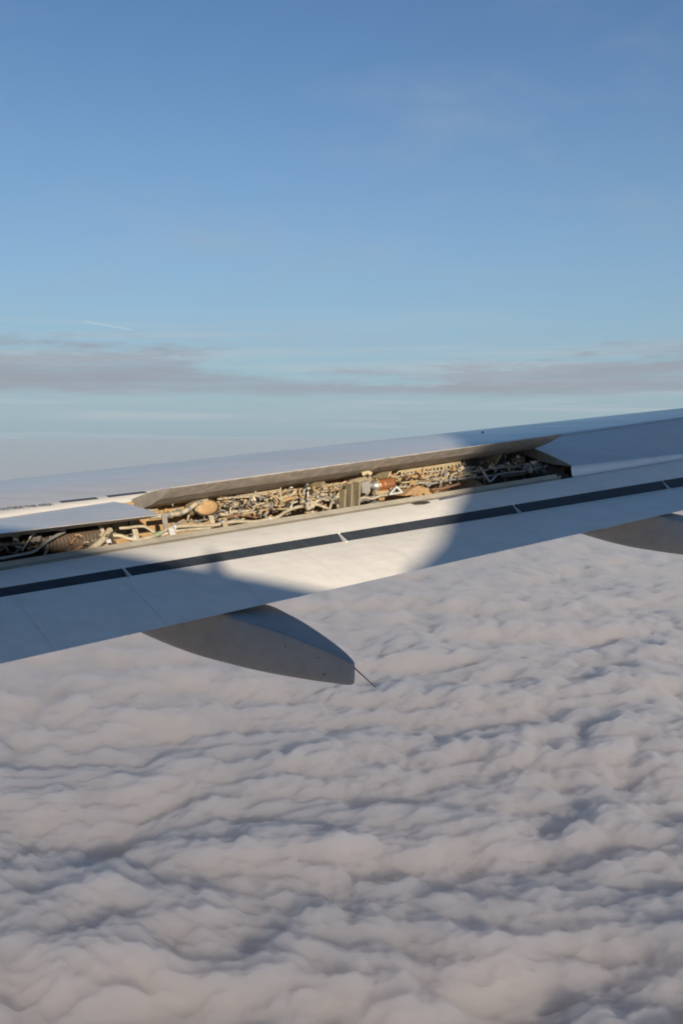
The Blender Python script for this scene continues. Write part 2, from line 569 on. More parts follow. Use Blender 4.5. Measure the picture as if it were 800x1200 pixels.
marks = [tick_s[0] - step] + tick_s + [tick_s[3] + step * (k + 1) for k in range(3)]
def strip(s0, s1):
    rows = []
    for s in frange(s0, s1, 8):
        (ca, za), (cf, zf) = GROOVE_AFT(s), GROOVE_FWD(s)
        rows.append([w(s, ca + .004, za - .022), w(s, ca + .006, za - .007), w(s, (ca + cf) / 2, (za + zf) / 2 - .004),
                     w(s, cf - .006, zf - .003), w(s, cf + .001, zf - .0005)])
    mb = MB(); mb.grid(rows, 0, False)
    for r in (rows[0], rows[-1]): mb.add(r, [tuple(range(5))])
    mb.build("seal_strip", M['seal'], flap)
for a, b in zip([S0 + .05] + marks, marks + [S1 - .05]):
    strip(a + .010, b - .010)
for s in marks:
    (ca, za), (cf, zf) = GROOVE_AFT(s), GROOVE_FWD(s)
    mb = MB()
    q = [w(s - .008, ca - .02, za + .003), w(s + .008, ca - .02, za + .003), w(s + .008, cf + .016, zf + .004), w(s - .008, cf + .016, zf + .004)]
    mb.plate(q, (0, 0, -.02)); mb.build("strap", M['strap'], flap)

M['joint'] = worn("panel_joint", (.74, .70, .62), (.62, .585, .51), .5, 9, .6)
for k, s in enumerate(frange(-2.2, 12, 24)):
    (ca, za) = GROOVE_AFT(s); P = []
    for t in frange(.04, .97, 7): P.append((ca * t, flap_z(s, ca * t) + .012 * 4 * t * (1 - t) + .0012))
    mb = MB(); mb.grid([[w(s - .0022, c, z) for c, z in P], [w(s + .0022, c, z) for c, z in P]], 0, False)
    mb.build("panel_joint", M['joint'], flap)
fast = MB()
for s in frange(-2.4, 9, 230):
    for base, off in ((GROOVE_AFT, -.03), (GROOVE_FWD, .03)):
        c = base(s)[0] + off; t = c / GROOVE_AFT(s)[0]
        z = flap_z(s, c) + (.012 * 4 * t * (1 - t) if t < 1 else .0012) + .0012
        fast.add([w(s + .004 * math.cos(a), c + .004 * math.sin(a), z) for a in [math.pi / 3 * q for q in range(6)]], [tuple(range(6))])
o = fast.build("fasteners", M['joint'], flap); o['kind'] = 'stuff'

# dark rubbed patch and pale metal strip near the flap lip
def patch(pts, m, name, f, lo, hi, lift=.004, th=.006):
    P = []
    for px, py in pts:
        s_, c_, _ = scz(hit(px, py, f, lo, hi)); P.append(w(s_, c_, f(s_, c_) + lift))
    mb = MB(); mb.plate(P, (0, 0, -th)); mb.build(name, m, flap)
lipz = lambda s, c: flap_z(s, c) + .004
patch([(482, 590), (490, 588), (500, 587.6), (504, 589), (497, 591.3), (486, 591.6)], M['dark'], "rub_patch", lipz, .4, 1.0)
patch([(514, 584.6), (545, 578.6), (545.5, 580.8), (515, 586.6)], M['bare'], "edge_strip", lipz, .4, 1.0)

# shroud ledge, bay floor and the rear spar ---------------------------
def spar_c(s):
    return HINGE(s)[0] - .035
def ledge_profile(s):
    (cl, zl), (cg, zg) = LIP(s), LEDGE(s)
    return [(cl + .012, zl + .004), (cl + .05, zl + .010), (cg - .02, zg + .003), (cg, zg - .006), (cg + .012, zg - .15), (cg - .005, zg - .15), (cl + .06, zl - .05), (cl + .02, zl - .02)]
mb = MB(); solid(mb, frange(S0, 5.2, 30), ledge_profile, 0, True, False)
mb.build("shroud_ledge", M['ledge'], wing)
mb = MB()
mb.grid([[w(s, LEDGE(s)[0], LEDGE(s)[1] - .14), w(s, spar_c(s) + .02, HINGE(s)[1] - .40)] for s in frange(S0, 12, 30)], 0, False)
mb.build("bay_floor", M['ledge'], wing)
mb = MB()
solid(mb, frange(S0, 12, 40), lambda s: [(spar_c(s), HINGE(s)[1] - .02), (spar_c(s), HINGE(s)[1] - .44), (spar_c(s) + .03, HINGE(s)[1] - .44), (spar_c(s) + .03, HINGE(s)[1] - .02)])
spar = mb.build("rear_spar", M['primer'], wing)
mb = MB()  # dark sheet on the spar, painted-in shade under the flat spoiler
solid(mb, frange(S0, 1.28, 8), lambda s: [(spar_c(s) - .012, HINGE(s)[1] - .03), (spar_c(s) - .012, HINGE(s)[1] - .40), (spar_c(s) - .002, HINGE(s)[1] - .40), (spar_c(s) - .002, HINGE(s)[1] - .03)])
mb.build("spar_shade", M['dark'], spar, "black sheet standing in for shade on the inner stretch of the spar")
mb = MB()  # same painted-in shade over the outer stretch of the spar
solid(mb, frange(4.62, 5.58, 8), lambda s: [(spar_c(s) - .012, HINGE(s)[1] - .03), (spar_c(s) - .012, HINGE(s)[1] - .40), (spar_c(s) - .002, HINGE(s)[1] - .40), (spar_c(s) - .002, HINGE(s)[1] - .03)])
mb.build("spar_shade", M['dark'], spar, "black sheet standing in for shade on the outer stretch of the spar")
# stiffeners and access plates on the spar
for k, s in enumerate(frange(1.5, 5.5, 16)):
    z5 = HINGE(s)[1]; c = spar_c(s)
    mb = MB(); mb.box(w(s, c - .012, z5 - .22), (.012 * D, .014 * N, (0, 0, .19)), 0, .2)
    mb.build("stiffener", [M['khaki'], M['orange'], M['grey']][k % 3], spar)
def rib(s, name='bay_rib'):
    mb = MB(); c0 = LEDGE(s)[0] + .01; c1 = spar_c(s)
    q = [w(s, c0, LEDGE(s)[1] - .14), w(s, c1, HINGE(s)[1] - .4), w(s, c1, HINGE(s)[1] - .1), w(s, c0 + .12, LEDGE(s)[1] - .07), w(s, c0, LEDGE(s)[1] - .05)]
    mb.plate(q, .012 * D); mb.build(name, M['grey'], wing)
for s in (.9, 2.15, 3.38, 4.55, 5.6): rib(s)

# spoilers -----------------------------------------------------------
def spoiler(s0, s1, te, label):
    def prof(s):
        c5, z5 = HINGE(s); ct, zt = te(s)
        a = np.array([c5 - .014, z5]); b = np.array([ct, zt])
        L = np.linalg.norm(b - a); u = (b - a) / L; v = np.array([u[1], -u[0]])   # v points down
        if v[1] > 0: v = -v
        top = [a + u * L * t - v * .010 * 4 * t * (1 - t) for t in frange(0, 1, 6)]
        bot = [b + v * .003, a + u * L * .72 + v * .052, a + u * L * .45 + v * .076, a + u * L * .22 + v * .084, a + u * L * .14 + v * .082, a + u * L * .05 + v * .06, a + u * .004 + v * .015]
        return [tuple(x) for x in top], [tuple(x) for x in bot]
    st = frange(s0, s1, 12)
    mb = MB()
    mb.grid([[w(s, *p) for p in prof(s)[0]] for s in st], 0, False)
    mb.grid([[w(s, *p) for p in [prof(s)[0][-1]] + prof(s)[1] + [prof(s)[0][0]]] for s in st], 1, False)
    for s in (s0, s1):
        t, b = prof(s); q = [w(s, *p) for p in t + b]
        mb.add(q, [tuple(range(len(q)))], 2)
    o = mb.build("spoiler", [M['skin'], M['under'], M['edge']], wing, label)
    # hinge seal along the lower front edge, with fingers
    return o, prof
flat1, pf = spoiler(S0 + .02, 1.40, SP_TE, "spoiler lying flat over the shaded pipes")
up1, pu1 = spoiler(1.53, 3.36, raised_te, "raised spoiler showing its dirty brown underside")
up2, pu2 = spoiler(3.40, 5.46, raised_te, "raised spoiler whose outer end runs into shadow")
flat2, pf2 = spoiler(5.47, 8.6, SP_TE, "spoiler lying flat in blue shade")
flat3, pf3 = spoiler(8.63, 12.0, SP_TE, "spoiler lying flat in blue shade")

def seal_lip(o, prof, s0, s1, n):
    mb = MB(); rows = []
    for s in frange(s0, s1, n):
        t, b = prof(s); p = np.array(b[3]); q = np.array(b[2])
        rows.append([w(s, p[0] - .02, p[1] - .004), w(s, p[0] - .035, p[1] - .026)])
    mb.grid(rows, 0, False)
    for i in range(n - 1):
        a, b_ = rows[i][1], rows[i + 1][1]
        if i % 2 == 0:
            mb.add([a, b_, b_ + np.array([0, 0, -.022]) , a + np.array([0, 0, -.016])], [(0, 1, 2, 3)])
    mb.build("seal_lip", M['khaki'], o)
seal_lip(up1, pu1, 2.30, 2.66, 24)
seal_lip(up2, pu2, 3.85, 4.55, 34)
# hinge fittings under each raised spoiler
for o, prof, ss in ((up1, pu1, (1.9, 2.95)), (up2, pu2, (3.62, 4.9))):
    for s in ss:
        t, b = prof(s); p = np.array(b[3])
        mb = MB()
        q = [w(s, p[0] + .06, p[1] + .0), w(s, p[0] - .16, p[1] + .02), w(s, p[0] - .10, p[1] - .06), w(s, p[0] + .04, p[1] - .12)]
        mb.plate(q, .02 * D); mb.build("hinge_fitting", M['khaki'], o)

# white strip filling the gap between the outer flat spoiler and the flap
mb = MB()
rows = []
for s in frange(5.36, 11.5, 20):
    (cl, zl), (ct, zt) = LIP(s), SP_TE(s)
    h = max(.02, zt - zl + .004)
    rows.append([w(s, cl - .01, zl + .003), w(s, cl + .014, zl + .005)] + [w(s, cl + .014 + .02 * math.sin(a), zl + .005 + h * (1 - math.cos(a))) for a in (.5, 1.0, 1.57)] + [w(s, ct + .08, zt - .012)])
mb.grid(rows, 0, True)
mb.build("gap_strip", M['white'], wing)

# flap track fairings --------------------------------------------------
def fairing_mesh():
    """stations along the flight direction: (fw from trailing edge, lateral centre, half width, top, bottom)"""
    st = [(-.735, .120, .008, -.236, -.318), (-.728, .121, .018, -.224, -.332), (-.70, .125, .030, -.206, -.340), (-.62, .135, .056, -.172, -.343), (-.5, .148, .092, -.134, -.346), (-.3, .173, .145, -.080, -.347),
          (-.14, .190, .18, -.046, -.343), (0, .205, .208, -.022, -.335), (.35, .19, .205, .02, -.295), (.7, .17, .19, .05, -.215), (1.1, .13, .145, .07, -.10), (1.6, .13, .11, .09, .0)]
    kn = [np.array(k) for k in st]; st = []
    for i in range(len(kn) - 1):                      # smooth curve through the stations
        a, b = kn[max(i - 1, 0)], kn[i]; c, d = kn[i + 1], kn[min(i + 2, len(kn) - 1)]
        h = c[0] - b[0]
        m0 = (c - a) / max(c[0] - a[0], 1e-6) * h; m1 = (d - b) / max(d[0] - b[0], 1e-6) * h
        for t in (0, .25, .5, .75):
            v = (2 * t ** 3 - 3 * t * t + 1) * b + (t ** 3 - 2 * t * t + t) * m0 + (3 * t * t - 2 * t ** 3) * c + (t ** 3 - t * t) * m1
            v[0] = b[0] + h * t; st.append(tuple(v))
    st.append(tuple(kn[-1]))
    rows = []
    for f, c, hw, zt, zb in st:
        ring = []
        zm = (zt + zb) / 2; hh = (zt - zb) / 2
        for k in range(28):
            a = 2 * math.pi * k / 28
            ca, sa = math.cos(a), math.sin(a)
            e = .13 if sa > 0 else .62
            x = math.copysign(abs(ca) ** e, ca); y = math.copysign(abs(sa) ** e, sa)
            # the sides lean in a little towards the keel
            lean = 1 - .22 * max(0, -y) ** 1.5
            p = FWD * f + OUT * (c - .13 + hw * x * lean)
            ring.append((p[0], p[1], zm + hh * y))
        rows.append(ring)
    mb = MB(); mb.grid(rows, 0, True, True)
    mb.add(rows[0], [tuple(range(28))]); mb.add(rows[-1], [tuple(range(28))])
    return mb, st
fm, fst = fairing_mesh()
def sharp(o, deg=38):
    bm = bmesh.new(); bm.from_mesh(o.data)
    for e in bm.edges:
        if len(e.link_faces) == 2 and e.calc_face_angle(0) > math.radians(deg): e.smooth = False
    bm.to_mesh(o.data); bm.free()
def fairing(px_te, py_te, first=None):
    s_, c_, z_ = scz(hit(px_te, py_te, lambda s, c: TE(s)[1], -.2, .2))
    base = w(s_, 0, TE(s_)[1] + .008) + OUT * .13
    if first is None:
        o = fm.build("flap_track_fairing", M['fairing'], wing); sharp(o)
        for f, zz in ((-.05, -.085), (-.2, -.115), (-.36, -.16), (-.55, -.205), (-.58, -.29)):
            i = max(k for k in range(len(fst)) if fst[k][0] <= f)
            a, b = fst[i], fst[i + 1]; t = (f - a[0]) / (b[0] - a[0])
            hw = a[2] + (b[2] - a[2]) * t
            q = FWD * f + OUT * (a[1] + (b[1] - a[1]) * t - .13 - hw * .985)
            mb = MB(); mb.tube([q + np.array([0, 0, zz]) + OUT * .01, q + np.array([0, 0, zz]) - OUT * .002], .0045, 8, 0, False)
            mb.build("screw", M['dark'], o)
        q = FWD * -.722 - OUT * .009 + np.array([0, 0, -.235])
        mb = MB(); mb.tube([q, q - FWD * .14 + np.array([0, 0, -.095])], [.0042, .0022], 6, 0, False)
        mb.build("static_wick", M['rust'], o)
    else:
        o = first.copy(); COL.objects.link(o); o.parent = wing
        for ch in first.children:
            c = ch.copy(); COL.objects.link(c); c.parent = o
    o.location = base
    return o
f1 = fairing(274, 720)
f2 = fairing(781, 603.5, f1)

# ------------------------------------------------------------------ the cabin and fin, behind the camera
fus = bpy.data.objects.new("aircraft_fuselage", None)
COL.objects.link(fus)
tag(fus, "white airliner fuselage whose crown and fin shade the wing", "fuselage")
FR, FO, FZ = 2.0, -2.05, -.45            # radius, axis offset, axis height
def fpt(f, o, z):
    p = FWD * f + OUT * o
    return np.array([p[0], p[1], z])
mb = MB(); rows = []
for f, r, zc in ((24, .05, -1.0), (23.6, .55, -.95), (22.6, 1.15, -.8), (21, 1.65, -.6), (19, 1.93, -.48), (17, FR, FZ), (5, FR, FZ), (-4.6, FR, FZ),
                 (-7, 1.86, -.32), (-9.5, 1.5, 0), (-12, 1.0, .45), (-14, .5, .8), (-15, .2, .95)):
    rows.append([fpt(f, FO + r * math.cos(2 * math.pi * k / 64), zc + r * math.sin(2 * math.pi * k / 64)) for k in range(64)])
mb.grid(rows, 0, True, True); mb.add(rows[0], [tuple(range(64))]); mb.add(rows[-1], [tuple(range(64))])
mb.build("fuselage_skin", M['white'], fus)

def back(p):
    """where the sunbeam that reaches p crossed the centre plane of the cabin"""
    o = p @ OUT; dl = o - FO
    return p @ FWD - dl * math.tan(SUN_BACK), p[2] + dl * math.tan(SUN_PERP)
lead = []
for px, py, f, lo, hi in ((477, 668, flap_z, 0, .5), (490, 658, flap_z, 0, .5), (512, 636, flap_z, 0, .6), (525, 610, flap_z, .3, .8),
                          (532, 590, flap_z, .5, .9), (540, 577, flap_z, .5, .95), (535, 517, skin_z, 1.62, 3.4)):
    lead.append(back(hit(px, py, f, lo, hi)))
sl_ = (lead[-1][1] - lead[-2][1]) / (lead[-1][0] - lead[-2][0])
lead = [(lead[0][0] + .45, 1.5)] + lead + [(lead[-1][0] + (7.4 - lead[-1][1]) / sl_, 7.4)]
mb = MB(); rows = []
for f, z in lead:
    tr = -13.6 - .35 * (z - 1.5)
    ch = f - tr
    ring = [(f, 0.0), (f - ch * .1, .13), (f - ch * .35, .19), (f - ch * .7, .12), (tr, .01), (f - ch * .7, -.12), (f - ch * .35, -.19), (f - ch * .1, -.13)]
    k = min(1, ch / 6)
    rows.append([fpt(a, FO + b * k, z) for a, b in ring])
mb.grid(rows, 0, True, True); mb.add(rows[-1], [tuple(range(8))]); mb.add(rows[0], [tuple(range(8))])
mb.build("tail_fin", M['white'], fus)
fa, za = back(hit(243, 645, flap_z, .4, 1.0))
mb = MB()
mb.plate([fpt(fa + .13, FO - .015, 1.5), fpt(fa - .11, FO - .015, 1.5), fpt(fa - .07, FO - .015, za - .01), fpt(fa - .01, FO - .015, za - .01)], OUT * .03)
mb.build("blade_antenna", M['white'], fus)

# ------------------------------------------------------------------ what lies in the open bay
def pipe(pts, r, m, name="pipe", parent=wing, n=8, label=None):
    """pts: (px, py, metres ahead of the trailing edge)"""
    mb = MB(); mb.tube([at(*p) for p in pts], r, n)
    return mb.build(name, m, parent, label)
def clamp(px, py, c, r, m=None):
    p = at(px, py, c); mb = MB()
    mb.tube([p - D * .008, p + D * .008], r, 10, 0, False)
    mb.box(p + np.array([0, 0, -r - .02]), (.007 * D, .012 * N, (0, 0, .03)))
    mb.build("clamp", m or M['strap'], wing)

# twin cream pipes that sweep along the ledge
pipe([(133, 627.5, 1.16), (142, 628, 1.14), (152, 631.5, 1.12), (166, 632, 1.10), (184, 627, 1.10), (196, 620.5, 1.12), (208, 617, 1.12), (230, 616, 1.12),
      (250, 615.5, 1.13), (265, 612.6, 1.14), (280, 611, 1.15), (298, 611.5, 1.15), (315, 608.5, 1.15), (326, 605.5, 1.16), (336, 599, 1.18), (348, 594.5, 1.2), (362, 592.3, 1.2), (371, 591.3, 1.2), (379, 594, 1.2), (386, 597, 1.16)], .0125, M['cream'])
pipe([(140, 619, 1.24), (150, 618.5, 1.22), (162, 617, 1.22), (170, 617.3, 1.2), (178, 622, 1.17), (186, 627.5, 1.14), (196, 625, 1.12), (206, 622.5, 1.10), (225, 620.5, 1.10), (246, 619, 1.1)], .010, M['cream'])
for px, py, c in ((157, 631, 1.12), (204, 618, 1.11), (261, 613.5, 1.13), (365, 592.4, 1.2), (315, 608.6, 1.15)): clamp(px, py, c, .020)
for px, py in ((183, 626.5), (187, 625)):
    p = at(px, py, 1.10); mb = MB(); mb.tube([p - D * .011, p + D * .008], .0155, 10, 0, False); mb.build("coupling", M['green'], wing)
# supports between pipe and ledge
for px, y0, y1, c, m in ((192, 602, 622, 1.18, 'grey'), (200, 619, 631, 1.08, 'strap'), (263, 612, 626, 1.08, 'khaki'), (247, 604, 617, 1.25, 'cream'), (158, 620, 634, 1.12, 'cream')):
    a, b = at(px, y0, c), at(px + 3, y1, c); mb = MB()
    mb.box((a + b) / 2, (.018 * D, .006 * N, (b - a) / 2), 0, .15); mb.build("bracket", M[m], wing)
# jointed white duct with elbows left of the oval cover
pipe([(176, 606, 1.36), (190, 604.5, 1.36), (204, 602.5, 1.36), (214, 600.5, 1.36), (222, 596, 1.36), (229, 591, 1.36), (236, 588, 1.36), (243, 586.8, 1.38)], .017, M['cream'], "jointed_duct", n=10)
for px, py in ((197, 603.5), (211, 601.2), (221, 596.8), (231, 589.8)):
    p = at(px, py, 1.36); t = at(px + 6, py - 2.2, 1.36) - p; t /= np.linalg.norm(t); mb = MB()
    mb.tube([p - t * .012, p + t * .012], .023, 10, 0, False); mb.build("collar", M['steel'], wing)
# oval cover plate
def oval(px, py, c, a, b, th, m, name, tilt=.0):
    p = at(px, py, c); X = D * math.cos(tilt) + np.array([0, 0, math.sin(tilt)]); Z = np.array([0, 0, math.cos(tilt)]) - D * math.sin(tilt) + N * .25
    mb = MB(); rows = []
    for k, dz in ((1.0, th), (1.0, .004), (.93, 0), (.5, -.006), (.02, -.008)):
        rows.append([p + N * dz + X * a * k * math.cos(t) * (1 if abs(math.cos(t)) < .8 else .97) + Z * b * k * math.sin(t) for t in [2 * math.pi * i / 24 for i in range(24)]])
    mb.grid(rows, 0, True, True); return mb.build(name, m, wing)
oval(243.5, 594.8, 1.34, .086, .047, .05, M['primer'], "oval_cover", .14)
o = oval(243.5, 595.0, 1.35, .096, .057, .03, M['dark'], "cover_gasket", .14)
# copper coloured actuator with steel cone
def turned(pts, prof, m, name, n=20, label=None):
    a, b = pts; t = (b - a); L = np.linalg.norm(t); t = t / L
    x = np.cross(t, np.array([0, 0, 1.])); x /= np.linalg.norm(x); y = np.cross(x, t)
    mb = MB(); rows = [[a + t * L * u + r * (math.cos(q) * x + math.sin(q) * y) for q in [2 * math.pi * i / n for i in range(n)]] for u, r in prof]
    mb.grid(rows, 0, True, True); mb.add(rows[0], [tuple(range(n))]); mb.add(rows[-1], [tuple(range(n))])
    o = mb.build(name, m, wing, label); sharp(o, 30); return o
a, b = at(441, 569.5, 1.22), at(460, 566, 1.22)
turned((a, b), [(0, .046), (.03, .05), (.14, .05), (.16, .047), (.3, .047), (.32, .05), (.9, .05), (.93, .046), (1, .035)], M['copper'], "copper_actuator")
turned((at(431, 569, 1.22), a), [(0, .012), (.1, .02), (.55, .026), (.8, .044), (1, .045)], M['steel'], "actuator_cone")
# big ribbed hinge support left of the actuator
for k, (px, y0, y1) in enumerate(((401, 573, 597), (409, 567, 595), (418, 565, 592), (412, 570, 594))):
    a, b = at(px, y0, 1.2 + .05 * (k == 3)), at(px - 1, y1, 1.10 + .05 * (k == 3)); mb = MB()   # ribs stand apart, dark between
    mb.box((a + b) / 2, (.008 * D, .045 * N + D * .006, (b - a) / 2), 0, .1); mb.build("support_rib", M['drab'], wing)
P = [at(400, 571, 1.3), at(412, 562, 1.3), at(434, 557, 1.3), at(436, 561, 1.3), at(436, 578, 1.3), at(424, 581, 1.3), at(421, 568, 1.3), at(404, 574, 1.3)]
mb = MB(); mb.plate(P, N * .02); mb.build("support_plate", M['drab'], wing)
mb = MB(); mb.plate([at(398, 573, 1.30), at(421, 567, 1.30), at(421, 590, 1.22), at(398, 596, 1.22)], N * .01); mb.build("rib_gap_shade", M['dark'], wing)  # black sheet that paints shade into the gaps between the ribs
P = [at(423, 566, 1.18), at(433, 563, 1.18), at(434, 576, 1.18), at(425, 578, 1.18)]
mb = MB(); mb.plate(P, N * .03); mb.build("junction_box", M['grey'], wing)
pipe([(424, 556, 1.28), (430, 553.5, 1.26), (435, 556, 1.24)], .02, M['khaki'], "hinge_lug")
# white triangular strut frame
mb = MB(); T = [at(456, 579.5, 1.10), at(464.5, 570.5, 1.12), at(471, 577, 1.10)]
for i in range(3): mb.tube([T[i], T[(i + 1) % 3]], .008, 6, 0, False)
mb.build("strut_frame", M['strap'], wing)
pipe([(418, 586, 1.12), (427, 583, 1.12), (436, 584.5, 1.12), (446, 581, 1.12), (456, 580, 1.14)], .010, M['cream'])
pipe([(420, 589, 1.08), (425, 585.5, 1.08), (432, 586.5, 1.08)], .008, M['steel'])
pipe([(438, 577.5, 1.2), (447, 578, 1.2), (458, 575.5, 1.22)], .022, M['khaki'], "hose")
# tan wedge bracket and orange fittings to its right; black hoses stand in for deep shadow
mb = MB(); mb.plate([at(474, 581, 1.15), at(481, 573.5, 1.15), at(491, 569, 1.16), at(507, 574.5, 1.15), at(505, 577, 1.15)], N * .12); mb.build("wedge_bracket", M['primer'], wing)
for pts, r, m, nm in (([(466, 560, 1.36), (470, 566, 1.34), (469, 572, 1.34)], .013, 'cream', 'elbow'), ([(476, 556, 1.36), (482, 562, 1.34), (480, 570, 1.3)], .012, 'khaki', 'elbow'),
                      ([(489, 552, 1.4), (492, 560, 1.36), (489, 566, 1.3)], .020, 'orange', 'valve'), ([(496, 570, 1.28), (506, 566, 1.3), (516, 567, 1.3)], .010, 'steel', 'pipe'),
                      ([(500, 557, 1.4), (512, 556, 1.4), (524, 551, 1.4)], .012, 'grey', 'hose'), ([(505, 574, 1.12), (520, 572, 1.12), (538, 567, 1.12)], .011, 'rust', 'hose'),
                      ([(563, 548, 1.2), (568, 557, 1.16), (573.5, 565, 1.12)], .011, 'steel', 'link_rod'), ([(573.5, 565, 1.12), (578, 560.5, 1.14), (582, 556, 1.18)], .010, 'steel', 'link_rod'),
                      ([(540, 560, 1.3), (552, 556, 1.3), (566, 552, 1.32)], .022, 'dark', 'hose'), ([(574, 548, 1.4), (585, 546.5, 1.4), (597, 546, 1.4)], .02, 'grey', 'actuator'),
                      ([(600, 549, 1.3), (608, 547.5, 1.3), (614, 551, 1.25)], .010, 'steel', 'pipe'), ([(612, 553, 1.2), (617, 547, 1.25), (623, 543, 1.3)], .012, 'steel', 'pipe'),
                      ([(585, 558, 1.2), (600, 557, 1.2), (618, 553, 1.2)], .016, 'dark', 'hose')):
    pipe(pts, r, M[m], nm)
def block(px, py, c, a, b, d_, m, name, yaw=0.0, roll=.15):
    X = D * math.cos(yaw) + N * math.sin(yaw); Y = N * math.cos(yaw) - D * math.sin(yaw)
    Z = np.array([0, 0, 1.]); X2 = X * math.cos(roll) + Z * math.sin(roll); Z2 = Z * math.cos(roll) - X * math.sin(roll)
    mb = MB(); mb.box(at(px, py, c), (X2 * a, Y * b, Z2 * d_), 0, .14)
    return mb.build(name, M[m], wing)
block(627, 547.5, 1.3, .055, .03, .032, 'steel', 'valve_box', 0, .08)
block(605, 540, 1.42, .07, .04, .035, 'rust', 'hinge_block', 0, .1)
block(546, 552, 1.42, .06, .03, .04, 'grey', 'valve_box')
block(655, 559, 1.02, .012, .01, .012, 'white', 'white_dot')  # small white block at the outer end of the bay
block(143, 637, 1.14, .05, .02, .035, 'orange', 'bracket_plate', .2, .05)
block(127, 634, 1.12, .013, .013, .012, 'strap', 'fitting'); block(130, 641, 1.06, .012, .012, .011, 'strap', 'fitting')
# slanting black gusset and frame of the inner bay
mb = MB(); mb.plate([at(129, 624, 1.2), at(134, 624, 1.2), at(142, 645, 1.06), at(137, 647, 1.06)], N * .02); mb.build("gusset", M['dark'], wing)
# ribbed bellows duct with its cream flange, in shade at left
a, b = at(46, 640, 1.3), at(113, 629, 1.3)
pr = []
for k in range(17):
    u = k / 16; r = .052 + .02 * u
    pr += [(u - .018 if k else 0, r - .007), (u, r + .006), (min(1, u + .018), r - .007)]
turned((a, b), pr, M['bellows'], "bellows_duct", 20)
turned((b, at(117.5, 628.3, 1.3)), [(0, .07), (.05, .088), (.9, .088), (1, .06)], M['cream'], "duct_flange")
pipe([(129, 621, 1.24), (121, 632, 1.18), (108, 643, 1.12), (94, 652, 1.06)], .022, M['cream'], "strut")
pipe([(126, 640, 1.1), (112, 648, 1.06), (96, 653, 1.03)], .018, M['khaki'], "strut")
pipe([(-30, 657, 1.12), (0, 654.5, 1.12), (22, 650.5, 1.12), (38, 647, 1.14), (47, 641, 1.16), (55, 634.5, 1.18), (66, 628, 1.2), (76, 623, 1.22)], .011, M['steel'], "pipe")
pipe([(26, 645, 1.2), (32, 636, 1.2), (38, 627, 1.2), (46, 622.5, 1.22), (60, 621, 1.24), (76, 621, 1.26)], .007, M['steel'], "pipe")
pipe([(-20, 640, 1.35), (10, 637, 1.35), (36, 639, 1.35), (58, 645, 1.3)], .014, M['rust'], "hose")
pipe([(52, 652, 1.1), (56, 640, 1.2), (50, 630, 1.3)], .009, M['grey'], "bracket_arm")
pipe([(70, 650, 1.12), (86, 646, 1.12), (96, 640, 1.14)], .014, M['rust'], "hose")
# pipe loops under the first raised spoiler; black hoses added as shadow gaps
for pts, r, m, nm in (([(338, 591, 1.3), (341, 583, 1.3), (346, 576, 1.3), (356, 573.5, 1.3), (364, 573, 1.3), (371, 576.5, 1.3), (379, 580, 1.3), (392, 578, 1.32)], .014, 'cream', 'pipe'),
                      ([(330, 606, 1.16), (334, 596, 1.22), (339, 587, 1.3), (343, 576, 1.36)], .016, 'dark', 'hose'), ([(300, 596, 1.28), (312, 594, 1.28), (328, 590, 1.3), (342, 588, 1.32)], .012, 'khaki', 'pipe'),
                      ([(268, 600, 1.25), (282, 597, 1.25), (297, 599, 1.25), (310, 596, 1.25)], .018, 'dark', 'hose'), ([(264, 592, 1.38), (276, 589, 1.36), (292, 588, 1.36), (305, 583, 1.38)], .014, 'steel', 'pipe'),
                      ([(266, 606, 1.2), (284, 603.5, 1.2), (300, 606, 1.2)], .012, 'rust', 'hose'), ([(374, 572, 1.36), (384, 569, 1.36), (396, 567, 1.36)], .012, 'khaki', 'pipe'),
                      ([(386, 597, 1.14), (389, 586, 1.2), (387, 577, 1.26), (393, 571, 1.3)], .010, 'cream', 'pipe'), ([(396, 594, 1.14), (393, 585, 1.2), (398, 577, 1.22)], .010, 'cream', 'pipe'),
                      ([(350, 586, 1.3), (362, 583, 1.3), (376, 587, 1.26), (390, 583, 1.26)], .013, 'rust', 'hose'), ([(310, 604, 1.18), (318, 594, 1.22), (324, 582, 1.3)], .012, 'grey', 'pipe')):
    pipe(pts, r, M[m], nm)

